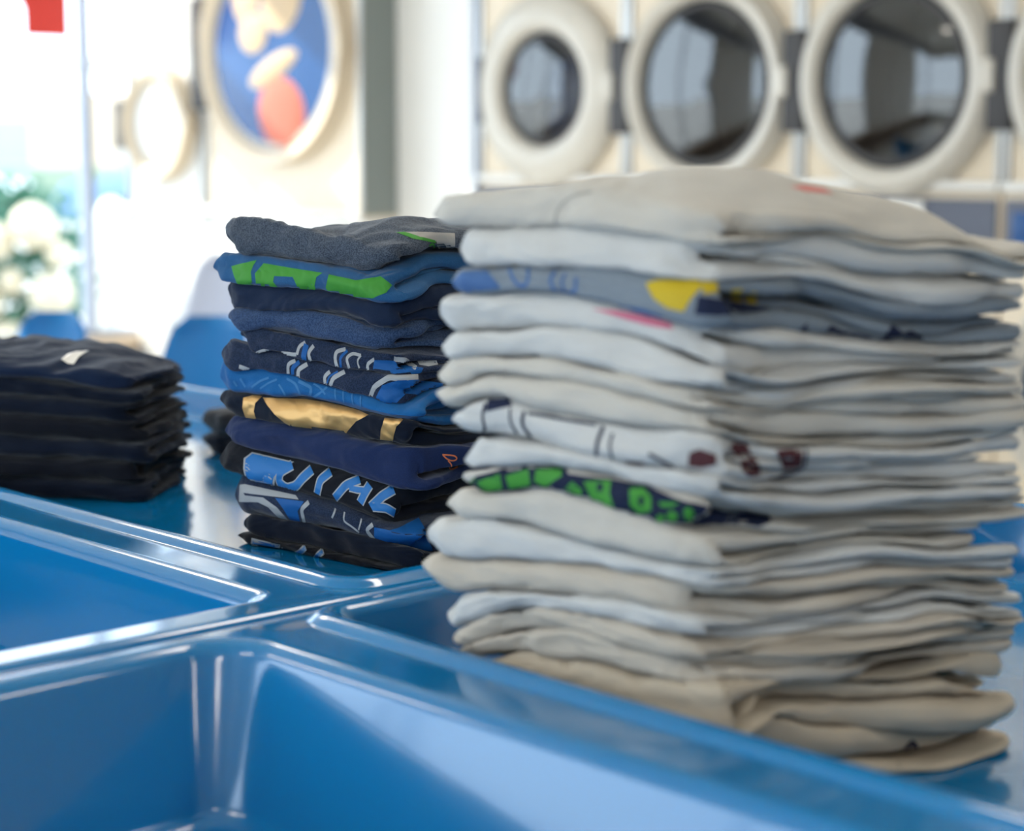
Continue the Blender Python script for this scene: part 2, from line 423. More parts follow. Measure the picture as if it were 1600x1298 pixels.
# ------------------------------------------------------------------ shell chairs
def make_chair(name, label, loc, rz, m, group=None, sc=1):
    root = empty(name, loc, rz); tag(root, label, 'chair', group); root.scale = (sc,)*3
    P = []; n, k_ = 22, 15
    for i in range(n):
        t = i/(n-1)
        if t < .45: y = -.20+t/.45*.36; z = .44-.03*math.sin(t/.45*PI); w = .21
        else:
            q = (t-.45)/.55; y = .16+.10*q+.03*math.sin(q*PI/2); z = .44+.42*q; w = .21-.06*q**1.5-.0*q
        if t > .93: w *= 1-.35*((t-.93)/.07)**2
        if t < .06: w *= 1-.2*((.06-t)/.06)**2
        row = []
        for j in range(k_):
            s_ = -1+2*j/(k_-1)
            row.append((s_*w, y-(.05 if t > .45 else 0)*abs(s_)**2, z+(.035*abs(s_)**3 if t < .5 else 0)))
        P.append(row)
    o = MB().grid(P).build('shell', m, root, deg=80)
    md = o.modifiers.new('s', 'SOLIDIFY'); md.thickness = .008
    for (sx, sy) in ((-1, -1), (1, -1), (-1, 1), (1, 1)):
        MB().tube([(sx*.14, sy*.12, .41), (sx*.19, sy*.19, .0)], .011, 10).build('leg', M['chrome'], root)
    MB().box(-.15, .15, -.13, .13, .395, .412).build('seat_bracket', M['chrome'], root, smooth=False)
    return root
make_chair('shell_chair', 'blue shell chair left of the window post, behind the dark stack', (-1.44, 5.2, 0), math.radians(-42), M['chairblue'])
make_chair('shell_chair', 'blue shell chair just left of the navy shirt stack', (-.975, 5.05, 0), math.radians(-40), M['chairblue'])
make_chair('shell_chair', 'pale grey shell chair behind the right blue chair', (-1.16, 7.25, 0), math.radians(-20), M['chairgrey'], sc=1.06)
# heights (mm) of the faces between shirts, along the fold side (A) and along the open side (B)
WLc, WNc, WRc = (-0.06, 1.672), (0.139, 1.508), (0.424, 1.618)
NLc, NNc, NRc = (-0.345, 2.31), (-0.128, 2.13), (0.117, 2.34)
WA = [[1277,1282,1283,1279,1272,1266],[1250,1250,1251,1250,1247,1239],[1215,1217,1219,1220,1218,1215],[1192,1195,1198,1193,1185,1177],[1162,1166,1172,1171,1165,1155],[1136,1141,1145,1141,1136,1132],[1112,1127,1128,1125,1120,1116],[1094,1107,1099,1097,1094,1099],[1071,1072,1069,1067,1066,1065],[1037,1045,1053,1053,1048,1043],[1018,1023,1032,1028,1022,1012],[992,997,996,992,990,990],[957,963,969,972,974,972],[926,936,942,946,948,945],[895,916,930,932,932,929],[878,897,911,917,913,909],[861,877,886,889,889,890],[841,852,858,859,855,846],[800,800,800,800,800,800]]
WB = [[1266,1256,1250,1240,1243,1232],[1239,1239,1241,1229,1229,1216],[1215,1210,1204,1188,1185,1189],[1177,1169,1162,1154,1150,1153],[1155,1140,1141,1141,1138,1138],[1132,1123,1124,1125,1124,1121],[1116,1106,1102,1100,1099,1099],[1099,1086,1080,1073,1071,1077],[1065,1055,1049,1045,1041,1043],[1043,1033,1025,1028,1026,1024],[1012,1009,1009,1009,1004,1001],[990,986,987,990,984,982],[972,969,968,973,969,961],[945,938,941,944,947,936],[929,920,923,924,927,917],[909,908,908,911,912,905],[890,889,887,884,884,885],[846,855,844,833,825,830],[800,800,800,800,800,800]]
NA = [[1228,1229,1225,1217,1209,1206],[1182,1182,1181,1179,1173,1172],[1154,1156,1155,1152,1148,1145],[1116,1123,1127,1126,1120,1114],[1097,1097,1097,1096,1092,1090],[1077,1074,1072,1069,1067,1064],[1049,1050,1047,1043,1037,1029],[1020,1025,1027,1027,1023,1020],[989,991,991,991,988,988],[954,951,948,945,942,935],[923,917,912,908,898,891],[880,880,881,881,878,874],[853,852,852,849,848,848],[840,840,840,840,840,840]]
NB = [[1206,1197,1190,1183,1177,1176],[1172,1175,1170,1166,1161,1160],[1145,1146,1141,1136,1130,1129],[1114,1111,1108,1106,1103,1102],[1090,1085,1083,1081,1079,1079],[1064,1067,1065,1063,1060,1060],[1029,1049,1046,1043,1041,1040],[1020,1003,1003,1004,1005,1005],[988,983,983,982,982,981],[935,940,942,944,946,946],[891,899,902,906,910,910],[874,857,863,870,877,879],[848,848,848,848,853,855],[840,840,840,840,840,840]]
# printed shapes: material, stroke width (mm), then position along the faces and height (mm)
PRINTS = {"N1":[["ash",0,[296,1231.4,368,1226.6,368,1205.7,344,1206.5,341,1217.9,317,1223.4]],["green",0,[284,1231.7,296,1231.4,317,1223.7,341,1218.9,339,1216.1,308,1221.2]],["green",2.3,[339,1212.3,339,1210.7,337,1209.5,336,1208.8,333,1208.9,331,1209.7,330,1211.0,330,1212.7,330,1214.3,332,1215.5,333,1216.2,336,1216.1,337,1215.4,339,1214.0,339,1212.3]]],"N2":[["green",0,[11,1179.5,56,1188.2,50,1181.0,46,1172.9,48,1161.0,50,1155.1,23,1154.9,15,1169.6]],["green",0,[68,1184.7,166,1176.9,156,1171.6,153,1161.8,157,1154.3,127,1155.2,117,1170.0,86,1169.6,84,1162.7,93,1156.1,55,1157.4,53,1171.2]],["green",0,[176,1175.4,219,1170.6,258,1177.9,276,1169.3,266,1159.5,245,1151.9,176,1153.6,171,1160.7]],["green",0,[336,1157.6,360,1156.4,360,1145.9,334,1147.3]]],"N5":[["silver",4.2,[47,1074.8,65,1081.0,121,1079.8]],["silver",4.2,[122,1079.9,125,1090.0,136,1095.6]],["silver",4.8,[150,1092.6,140,1083.1,146,1070.7]],["silver",4.8,[202,1092.1,186,1088.1,184,1078.4,188,1069.9]],["silver",3.9,[226,1086.1,213,1088.0,202,1081.5,207,1070.3]],["silver",2.3,[226,1086.1,219,1079.8,223,1071.5]],["silver",4.2,[247,1083.7,235,1077.1,237,1068.7]],["silver",5.8,[278,1086.8,295,1084.3,309,1073.8]],["royal",8.1,[138,1093.2,132,1076.6,136,1070.0]],["royal",3.5,[205,1090.4,192,1080.9,194,1070.3]],["royal",0,[247,1082.8,278,1084.9,285,1080.3,319,1073.1,314,1066.8,244,1068.3]],["silver",0,[311,1082.2,338,1081.2,340,1075.3,326,1074.4,314,1077.2]]],"N6":[["silver",5.0,[22,1058.8,47,1054.6,79,1051.9,107,1050.1]],["silver",4.8,[119,1072.8,106,1067.9,107,1051.1]],["silver",5.4,[139,1070.2,123,1062.2,124,1047.4]],["silver",4.6,[176,1064.1,166,1057.5,169,1046.0]],["silver",5.4,[200,1065.9,180,1056.6,175,1043.6]],["silver",6.2,[311,1063.7,270,1065.1,246,1052.2,238,1035.2]],["royal",5.4,[126,1071.9,113,1063.5,116,1048.8]],["royal",2.3,[189,1065.1,174,1058.1,171,1050.1]],["royal",0,[259,1055.1,283,1062.5,309,1060.5,347,1053.6,345,1038.3,294,1046.4,280,1035.9,246,1035.9]]],"N7":[["skyprint",2.9,[11,1040.3,17,1034.6]],["skyprint",3.1,[23,1044.3,32,1034.8]],["skyprint",2.7,[43,1035.1,58,1044.0,73,1049.1]],["skyprint",2.3,[58,1034.9,73,1043.1,87,1048.2]],["skyprint",2.7,[90,1042.4,96,1036.9,101,1030.3]],["skyprint",3.1,[104,1050.5,119,1045.7,127,1031.5]],["skyprint",4.2,[124,1049.1,146,1042.9,141,1030.6]],["skyprint",2.7,[146,1031.1,160,1038.1,171,1045.9]],["skyprint",2.7,[149,1048.1,160,1044.0,168,1036.9]],["skyprint",1.9,[185,1047.0,183,1040.0,185,1032.3]],["skyprint",1.9,[198,1046.1,196,1039.1,198,1029.6]],["skyprint",1.9,[212,1043.3,210,1036.4,213,1028.9]],["skyprint",1.9,[225,1039.6,224,1033.7,225,1026.1]]],"N8":[["gold",0,[28,1021.3,43,1025.6,61,1026.0,49,1016.9,46,1006.5,51,994.8,55,990.1,33,992.7,26,1008.9]],["gold",0,[62,1024.5,135,1028.6,179,1027.6,222,1022.9,237,1019.0,217,1009.9,203,996.9,198,989.6,162,990.7,117,992.4,100,997.3,83,1005.8,69,1016.6]],["gold",0,[262,1017.8,292,1018.7,280,1009.9,276,999.0,274,987.4,255,990.3,256,1003.9]]],"N9":[["orange",1.7,[344,972.1,362,969.3,367,964.9,359,962.7,349,966.7,345,971.5]],["orange",1.7,[352,964.5,359,957.9,354,952.5,362,952.7,368,955.0]]],"N10":[["silver",0,[27,947.4,41,956.1,114,951.8,95,941.3,82,930.7,80,920.4,83,914.2,46,916.6,30,919.9,26,934.9]],["silver",12.7,[111,948.0,90,937.8,87,925.3,101,918.8,117,923.6,127,933.8,144,946.0]],["silver",11.6,[175,946.6,157,935.0,152,918.5]],["silver",11.6,[222,942.7,199,933.9,181,917.0]],["silver",12.3,[238,938.3,229,927.4,222,915.9]],["silver",9.6,[205,931.5,218,930.5,230,931.1]],["silver",12.7,[276,937.2,258,927.9,239,913.1]],["silver",11.6,[242,913.8,263,915.0,277,909.9]],["sky",0,[30,946.9,42,954.5,109,950.5,92,942.0,79,930.4,76,920.0,79,915.8,46,918.2,32,922.0,29,935.2]],["sky",9.6,[111,948.0,90,937.8,87,925.3,101,918.8,117,923.6,127,933.8,144,946.0]],["sky",8.5,[175,946.6,157,935.0,152,918.5]],["sky",8.5,[222,942.7,199,933.9,181,917.0]],["sky",9.2,[238,938.3,229,927.4,222,915.9]],["sky",6.5,[205,931.5,218,930.5,230,931.1]],["sky",9.6,[276,937.2,258,927.9,239,913.1]],["sky",8.5,[242,913.8,263,915.0,277,909.9]]],"N11":[["silver",0,[18,913.4,28,915.6,116,912.3,121,907.9,25,904.9,28,902.1,60,903.4,84,894.3,103,880.5,86,881.4,69,892.6,51,896.6,16,892.4]],["royal",0,[81,905.2,130,906.9,119,894.6,123,880.5,106,880.8,95,893.7]],["royal",0,[244,890.3,268,889.4,312,900.9,317,892.5,324,875.9,336,852.6,305,862.9,268,874.8,244,876.6]],["silver",5.4,[138,906.9,125,897.3,130,881.3]],["silver",2.7,[182,904.2,180,898.9,176,893.1]],["silver",2.3,[197,902.1,194,891.8,207,887.5,220,881.3]],["silver",2.3,[224,897.4,222,891.3,219,884.1]],["silver",5.0,[242,892.9,231,885.6,244,875.6]]],"N13":[["silver",0,[38,850.6,88,848.9,84,834.9,35,834.5]],["sky",0,[41,849.2,85,847.3,82,836.7,37,836.5]],["silver",7.7,[131,851.6,120,843.0,105,836.9,91,838.0,88,844.8]],["silver",7.7,[161,850.6,152,845.4,147,839.5]],["sky",4.6,[131,850.8,120,843.0,105,837.9,92,839.2,90,844.7]],["sky",4.6,[160,849.8,152,845.4,148,840.8]]],"W1":[["red",0,[348,1292.2,362,1293.7,379,1291.0,389,1285.8,362,1287.6]],["foldshade",2.6,[123,1256.1,124,1265.0,130,1274.1,142,1281.1,162,1285.0]]],"W3":[["yellow",0,[38,1221.0,53,1225.2,70,1226.8,89,1224.6,81,1221.3,49,1219.0]],["yellow",0,[216,1212.5,227,1216.0,267,1217.9,269,1211.0,260,1202.2,253,1191.4,237,1193.5,224,1200.5]],["yellow",0,[295,1208.4,305,1208.2,305,1198.0,296,1199.3]],["yellow",0,[309,1206.6,318,1205.8,318,1196.6,309,1197.9]],["yellow",0,[268,1215.2,282,1214.8,284,1205.7,271,1205.0]],["denim",0,[5,1203.1,21,1213.7,49,1216.5,64,1204.0,64,1200.8,20,1195.8,5,1194.7]],["denim",3.5,[74,1219.1,81,1206.4,91,1202.9,96,1207.1,95,1220.0]],["denim",3.5,[124,1217.9,118,1211.3,124,1200.4,146,1201.4,146,1214.1]],["denim",2.5,[135,1216.8,130,1208.6,134,1202.5]],["denim",3.2,[38,1192.6,74,1195.2,106,1197.4,136,1193.0,186,1192.1,214,1190.5,233,1185.7]],["ink",0,[263,1189.1,266,1204.2,283,1200.7,317,1196.1,337,1193.0,317,1188.9,283,1187.0]],["ink",0,[349,1166.8,365,1180.2,365,1174.0,355,1165.5]],["ink",0,[382,1170.8,387,1177.9,397,1172.9,415,1169.7,436,1163.7,445,1176.6,455,1168.3,463,1170.6,476,1164.9,481,1156.7,473,1150.6,461,1153.2,430,1158.6,400,1165.0]]],"W4":[["pink",0,[162,1189.3,186,1189.3,214,1187.3,241,1182.3,244,1177.1,224,1178.2,195,1182.8]]],"W8":[["ink",2.9,[48,1101.1,44,1089.8,48,1076.8,38,1074.1]],["ink",2.5,[76,1099.3,75,1087.6,83,1077.5]],["ink",3.5,[91,1098.1,88,1087.1,98,1075.7]],["ink",2.5,[95,1096.9,126,1095.2,167,1093.5]],["ink",3.5,[175,1092.7,169,1080.1,168,1068.0]],["ink",2.2,[185,1088.0,181,1078.1,185,1066.5]],["ink",2.9,[221,1075.0,235,1070.1,246,1065.9,252,1058.7]],["ink",0,[51,1104.8,72,1107.6,79,1102.0,48,1093.9]],["brown",0,[196,1066.9,218,1067.6,216,1064.5,202,1064.1]],["brown",0,[260,1079.4,269,1082.0,284,1076.5,284,1068.7,271,1066.4,259,1068.6]],["brown",0,[295,1081.8,303,1087.8,312,1086.6,314,1076.3,323,1066.3,324,1056.8,313,1057.5,306,1064.2,305,1072.1]],["brown",0,[335,1083.6,361,1082.1,362,1060.8,355,1058.9,346,1058.6,340,1071.6]],["ink",2.5,[365,1081.0,365,1059.1,334,1052.7]]],"W10":[["ink",0,[17,1021.0,37,1036.5,74,1047.9,106,1053.4,135,1053.7,139,1049.6,183,1049.5,218,1048.7,244,1042.3,271,1037.5,295,1028.8,298,1004.6,277,1010.9,245,1017.2,207,1021.9,187,1024.3,161,1029.3,135,1032.0,106,1032.4,68,1026.7,20,1017.3]],["ink",0,[285,1029.7,308,1027.1,334,1022.1,336,1018.0,324,1014.1,306,1017.7,303,1006.1,296,1001.5,286,1007.4]],["green",0,[17,1022.7,37,1036.0,35,1031.5,23,1019.9]],["green",0,[38,1031.9,64,1041.4,67,1028.3,42,1022.4]],["green",0,[70,1040.4,96,1049.0,98,1035.1,74,1029.2]],["green",0,[104,1049.1,131,1052.8,132,1047.2,114,1035.4,102,1038.9]],["green",0,[135,1036.1,143,1043.5,153,1038.1,153,1032.5]],["green",0,[155,1044.9,183,1048.7,182,1038.2,187,1026.0,163,1031.2]],["green",0,[202,1044.5,216,1046.1,224,1039.8,224,1028.8,212,1024.2,203,1031.0]],["green",0,[231,1036.8,252,1038.4,244,1033.7,233,1032.8]],["green",0,[265,1029.3,264,1025.9,262,1023.9,259,1024.1,257,1026.1,256,1029.5,256,1033.1,259,1035.4,261,1035.2,264,1032.9]],["green",0,[250,1027.0,249,1024.1,246,1022.0,243,1021.6,240,1023.0,239,1025.6,240,1028.5,243,1030.5,246,1031.0,249,1029.6]],["green",0,[237,1023.8,236,1021.2,233,1019.9,230,1020.5,229,1022.8,230,1025.4,233,1026.8,236,1026.1]],["ink",0,[176,1042.3,175,1039.8,173,1038.1,171,1037.8,169,1039.1,169,1041.5,169,1044.0,171,1045.8,173,1046.0,175,1044.7]],["ink",0,[217,1035.9,216,1032.7,214,1031.1,212,1032.2,211,1035.2,212,1038.5,214,1040.0,216,1038.9]]],"W18":[["ink",4.9,[457,804.1,469,814.9,473,821.3,478,813.8,481,804.8]]]}
# ------------------------------------------------------------------ folded shirts
def vnoise(x, y, z, seed=0):
    """smooth value noise in -1..1 on arrays"""
    x, y, z = np.broadcast_arrays(np.asarray(x, float), np.asarray(y, float), np.asarray(z, float))
    xi, yi, zi = np.floor(x).astype(np.int64), np.floor(y).astype(np.int64), np.floor(z).astype(np.int64)
    fx, fy, fz = x-xi, y-yi, z-zi
    s = lambda t: t*t*t*(t*(t*6-15)+10)
    fx, fy, fz = s(fx), s(fy), s(fz)
    def h(a, b, c):
        n = (a*73856093) ^ (b*19349663) ^ (c*83492791) ^ (seed*2654435761 & 0x7fffffff)
        n = (n ^ (n >> 13)) & 0x7fffffff
        n = (n*1274126177) & 0x7fffffff
        n = (n ^ (n >> 15)) & 0xffffff
        return n/float(0xffffff)*2-1
    def l(a, b, t): return a+(b-a)*t
    c00 = l(h(xi, yi, zi), h(xi+1, yi, zi), fx); c10 = l(h(xi, yi+1, zi), h(xi+1, yi+1, zi), fx)
    c01 = l(h(xi, yi, zi+1), h(xi+1, yi, zi+1), fx); c11 = l(h(xi, yi+1, zi+1), h(xi+1, yi+1, zi+1), fx)
    return l(l(c00, c10, fy), l(c01, c11, fy), fz)
def catmull(tab, t):
    tab = np.asarray(tab, float); n = len(tab)-1
    x = np.clip(t, 0, 1)*n; i = np.clip(np.floor(x).astype(int), 0, n-1); f = x-i
    p = lambda k: tab[np.clip(k, 0, n)]
    p0, p1, p2, p3 = p(i-1), p(i), p(i+1), p(i+2)
    return .5*((2*p1)+(-p0+p2)*f+(2*p0-5*p1+4*p2-p3)*f*f+(-p0+3*p1-3*p2+p3)*f**3)
def sstep(a, b, x):
    t = np.clip((x-a)/(b-a), 0, 1); return t*t*(3-2*t)

class Stack:
    def __init__(s, L, N, R, FA, FB, dome=.0, domen=5):
        s.L, s.N, s.R = np.array(L), np.array(N), np.array(R)
        s.A = np.linalg.norm(s.N-s.L); s.D = np.linalg.norm(s.R-s.N)
        s.d1 = (s.N-s.L)/s.A; s.d2 = (s.R-s.N)/s.D
        s.FA = np.array(FA)/1000.; s.FB = np.array(FB)/1000.
        s.dome = dome; s.domen = domen; s.wob = .0
    def iface(s, i, a, b):
        """height of the face under shirt i (0 = top of the stack) at a, b in metres"""
        n = len(s.FA)-1
        t, q = a/s.A, b/s.D
        z = np.full(np.broadcast(a, b).shape, s.FA[n][0])
        for k in range(n-1, i-1, -1):
            da = catmull(s.FA[k]-s.FA[k+1], t); db = catmull(s.FB[k]-s.FB[k+1], q); dc = s.FA[k][-1]-s.FA[k+1][-1]
            th = np.clip(da*db/dc, .4*np.minimum(da, db), 1.35*np.maximum(da, db))
            z = z+np.maximum(th, .005)
            if k < s.domen:
                z = z+s.dome/s.domen*np.sin(np.clip(t, 0, 1)**2*PI*.9)**.9*np.sin(np.clip(q, 0, 1)*PI*.96)**.9
        if i < n:
            z = z+s.wob*(.6*np.sin(i*2.1+b*19)+vnoise(b*13, a*7, i*.45, 77))*sstep(.5, 1, t)*min(1, (n-i)/2)
        return z

def profile(D, tt, tb, rb, NP=44):
    """outer and inner contour of a sheet folded over a nose at b=0: arrays (b, w)"""
    # spacing: dense at the nose
    q = np.linspace(0, 1, NP)**1.5
    bt = D-(D-rb)*(1-(1-q))*1.0
    bt = rb+(D-rb)*(1-q)[::1]
    bt = rb+(D-rb)*np.linspace(1, 0, NP)**1.6
    ph = np.linspace(PI/2, -PI/2, 26)[1:-1]
    ex = .82
    nb = rb*(1-np.abs(np.cos(ph))**ex); nw = .5+.5*np.sign(np.sin(ph))*np.abs(np.sin(ph))**ex
    ob = np.concatenate([bt, nb, bt[::-1]]); ow = np.concatenate([np.ones(NP), nw, np.zeros(NP)])
    # inner contour
    ri = rb*.9; m = (tb+1-tt)/2; hh = (1-tt-tb)/2
    ib = np.concatenate([rb+(bt-rb)*1.0+ri*.2, rb+ri*.2-ri*.45*np.cos(ph), (rb+(bt-rb)+ri*.2)[::-1]])
    iw = np.concatenate([np.full(NP, 1-tt), m+hh*np.sin(ph), np.full(NP, tb)])
    return ob, ow, ib, iw

def make_shirt(name, st, i, label, material, seed, ext=0, extR=0, bulge=0, nose=0, style=0, amp=1.0, group=None, res=1.0, rumple=.0, cat='shirt', near=0):
    rnd = random.Random(seed)
    A, D = st.A, st.D+extR
    tt = rnd.uniform(.36, .46); tb = rnd.uniform(.34, .44)
    if style == 1: tt, tb = .52, .30
    if style == 2: tt, tb = .28, .28
    if style == 3: tt, tb = .30, .52
    T = float(st.iface(i, np.array([A*.6]), np.array([D*.2]))[0]-st.iface(i+1, np.array([A*.6]), np.array([D*.2]))[0])
    rb = max(.009, min(.017, T*.62))
    strips = []
    ob, ow, ib, iw = profile(D, tt, tb, rb, int(40*res)); strips.append((ob, ow, ib, iw, 0.0))
    # tongue(s): the sleeve and body turned inwards, seen in the open end
    gap0, gap1 = tb+.03, 1-tt-.03
    if style == 2:
        m = (gap0+gap1)/2
        spans = [(gap0, m-.01, rb*1.5, D*.93), (m+.01, gap1, rb*2.2, D*.985)]
    else: spans = [(gap0, gap1, rb*rnd.uniform(1.3, 3), D*rnd.uniform(.86, .99))]
    for (w0, w1, b0, b1) in spans:
        n = int(34*res); bb = np.linspace(b0, b1, n); mid = (w0+w1)/2; hw = (w1-w0)/2
        e = np.sqrt(np.clip(1-(1-np.clip(np.minimum(bb-b0, b1-bb)/.010, 0, 1))**2, 0.02, 1))
        strips.append((bb, mid+hw*e, bb, mid-hw*e, rnd.uniform(-.028, -.002)))
    K = int(64*res)
    tk = (1-np.cos(np.linspace(0, 1, K)*PI))/2; tk = .45*tk+.55*np.linspace(0, 1, K)
    VV = []; FF = []; base = 0
    a0 = -ext
    for si, (ob, ow, ib, iw, da) in enumerate(strips):
        m = len(ob)
        pb = np.concatenate([ob, ib[::-1]]); pw = np.concatenate([ow, iw[::-1]])
        cb = np.concatenate([(ob+ib)/2, ((ob+ib)/2)[::-1]]); cw = np.concatenate([(ow+iw)/2, ((ow+iw)/2)[::-1]])
        n = 2*m
        t = tk[:, None]; B = np.broadcast_to(pb, (K, n)).copy(); Wd = np.broadcast_to(pw, (K, n)).copy()
        CB = np.broadcast_to(cb, (K, n)); CW = np.broadcast_to(cw, (K, n))
        # open (near) end: each layer is rounded on its own and stops at its own length
        lenn = da + .019*amp*vnoise(CB*9, CW*1.7+seed, 0, seed) + .006*vnoise(CB*26, CW*2.4+seed, 0, seed+5)
        lenn = lenn+bulge*np.exp(-((CB/st.D-.5)/.32)**2) + near
        lenn = lenn*(1-.6*sstep(D-.05, D, CB))-(.026-np.sqrt(np.clip(.026**2-np.clip(CB-(D-.026), 0, .0259)**2, 0, 1)))
        aEnd = A+lenn
        a = a0+(aEnd-a0)*t
        dr = np.clip((aEnd-a)/.0052, 0, 1); f = np.clip(1-(1-dr)**2.4, .004, 1)**.45
        B = CB+(B-CB)*f; Wd = CW+(Wd-CW)*f  # rolled edge
        # far (left) end: the whole fold pinches to a lip
        dl = np.clip((a-a0)/(.013 if si == 0 else .03), 0, 1); fl = np.sqrt(np.clip(1-(1-dl)**2, .003, 1))
        droop = .5-.22*(1-sstep(0, .05, a-a0))*(1 if rnd.random() < .7 else -1)*rnd.uniform(.3, 1)
        Wd = droop+(Wd-droop)*fl
        de = np.clip((D+.004-B)/.006, 0, 1); fe = np.sqrt(np.clip(1-(1-de)**2, .01, 1)); Wd = .5+(Wd-.5)*(.6+.4*fe)
        # in-out waviness of the nose, rounding of the corners
        sw = np.exp(-B/.05)
        B = B+nose + sw*(.0055*amp*vnoise(a*11, seed*3.1, Wd*.8, seed+1)+.0022*amp*vnoise(a*38, seed*1.7, Wd*1.6, seed+2))
        B = B+np.exp(-B/.08)*(.013*sstep(.035, 0, a-a0)+.012*np.clip(1-(aEnd-a)/.03, 0, 1)**2)
        a = a+.007*vnoise(B*12, Wd*1.3, seed*2.3, seed+3)*(1-t)*amp
        # internal ripple of the layers towards the open end
        op = sstep(.35, 1, t)
        inner = np.clip(np.minimum(Wd, 1-Wd)*2.4, 0, 1)
        Wd = Wd+.20*inner*op*vnoise(B*9, seed*5.5, Wd*1.6, seed+4)*amp
        Wd = .012+.976*Wd
        zl = st.iface(i+1, a, B); zh = st.iface(i, a, B)
        Z = zl+(zh-zl)*Wd
        if i == 0 and rumple:
            ud_ = a*.8+B*.6; Z = Z+rumple*np.clip(Wd*2-1, 0, 1)*(vnoise(a*9, B*5, 0, seed+8)*.5+.35*vnoise((a*.8-B*.6)*34, ud_*5, 0, seed+9)+.25*(1-2*np.abs(vnoise((a*.9-B*.4)*50+3*vnoise(a*12, B*12, 0, seed), ud_*6, 0, seed+10))))
        X = st.L[0]+st.d1[0]*a+st.d2[0]*B; Y = st.L[1]+st.d1[1]*a+st.d2[1]*B
        V = np.stack([X, Y, Z], -1).reshape(-1, 3); VV.append(V)
        idx = base+np.arange(K*n).reshape(K, n)
        j1 = np.roll(idx, -1, axis=1)
        FF.append(np.stack([idx[:-1], j1[:-1], j1[1:], idx[1:]], -1).reshape(-1, 4))
        for row, flip in ((idx[0], 0), (idx[-1], 1)):
            o_ = row[:m]; i_ = row[m:][::-1]
            c = np.stack([o_[:-1], i_[:-1], i_[1:], o_[1:]], -1)
            FF.append(c[:, ::-1] if flip else c)
        base += K*n
    V = np.concatenate(VV); F = np.concatenate(FF)
    ctr = np.array([(st.L[0]+st.R[0])/2, (st.L[1]+st.R[1])/2, float(V[:, 2].min())])
    me = bpy.data.meshes.new(name); me.from_pydata((V-ctr).tolist(), [], F.tolist()); me.update()
    # wrinkles along the surface normal
    nv = len(me.vertices); nn = np.empty(nv*3); me.vertices.foreach_get('co', nn); P = nn.reshape(-1, 3)
    no = np.empty(nv*3); me.vertex_normals.foreach_get('vector', no); no = no.reshape(-1, 3)
    s1 = P[:, 0]*st.d1[0]+P[:, 1]*st.d1[1]; s2 = P[:, 0]*st.d2[0]+P[:, 1]*st.d2[1]; z = P[:, 2]
    w = vnoise(s1*55+8*vnoise(s1*8, s2*8, z*30, seed), s2*30, z*45, seed+11)
    r1 = (1-np.abs(w))**3-.3
    w2 = vnoise(s1*24, s2*16, z*60, seed+12)
    w3 = vnoise(s1*130, s2*130, z*70, seed+13)
    disp = amp*(-.0014*r1+.0024*w2+.0003*w3)
    P2 = P+no*disp[:, None]
    me.vertices.foreach_set('co', P2.reshape(-1)); me.update()
    o = link(name, me, material, None, ctr.tolist())
    md = o.modifiers.new('sub', 'SUBSURF'); md.levels = 1; md.render_levels = 1
    tag(o, label, cat, group)
    o['_s'] = 0; del o['_s']
    return o, BVHTree.FromPolygons([tuple(v+ctr) for v in P2], [tuple(f) for f in F.tolist()])

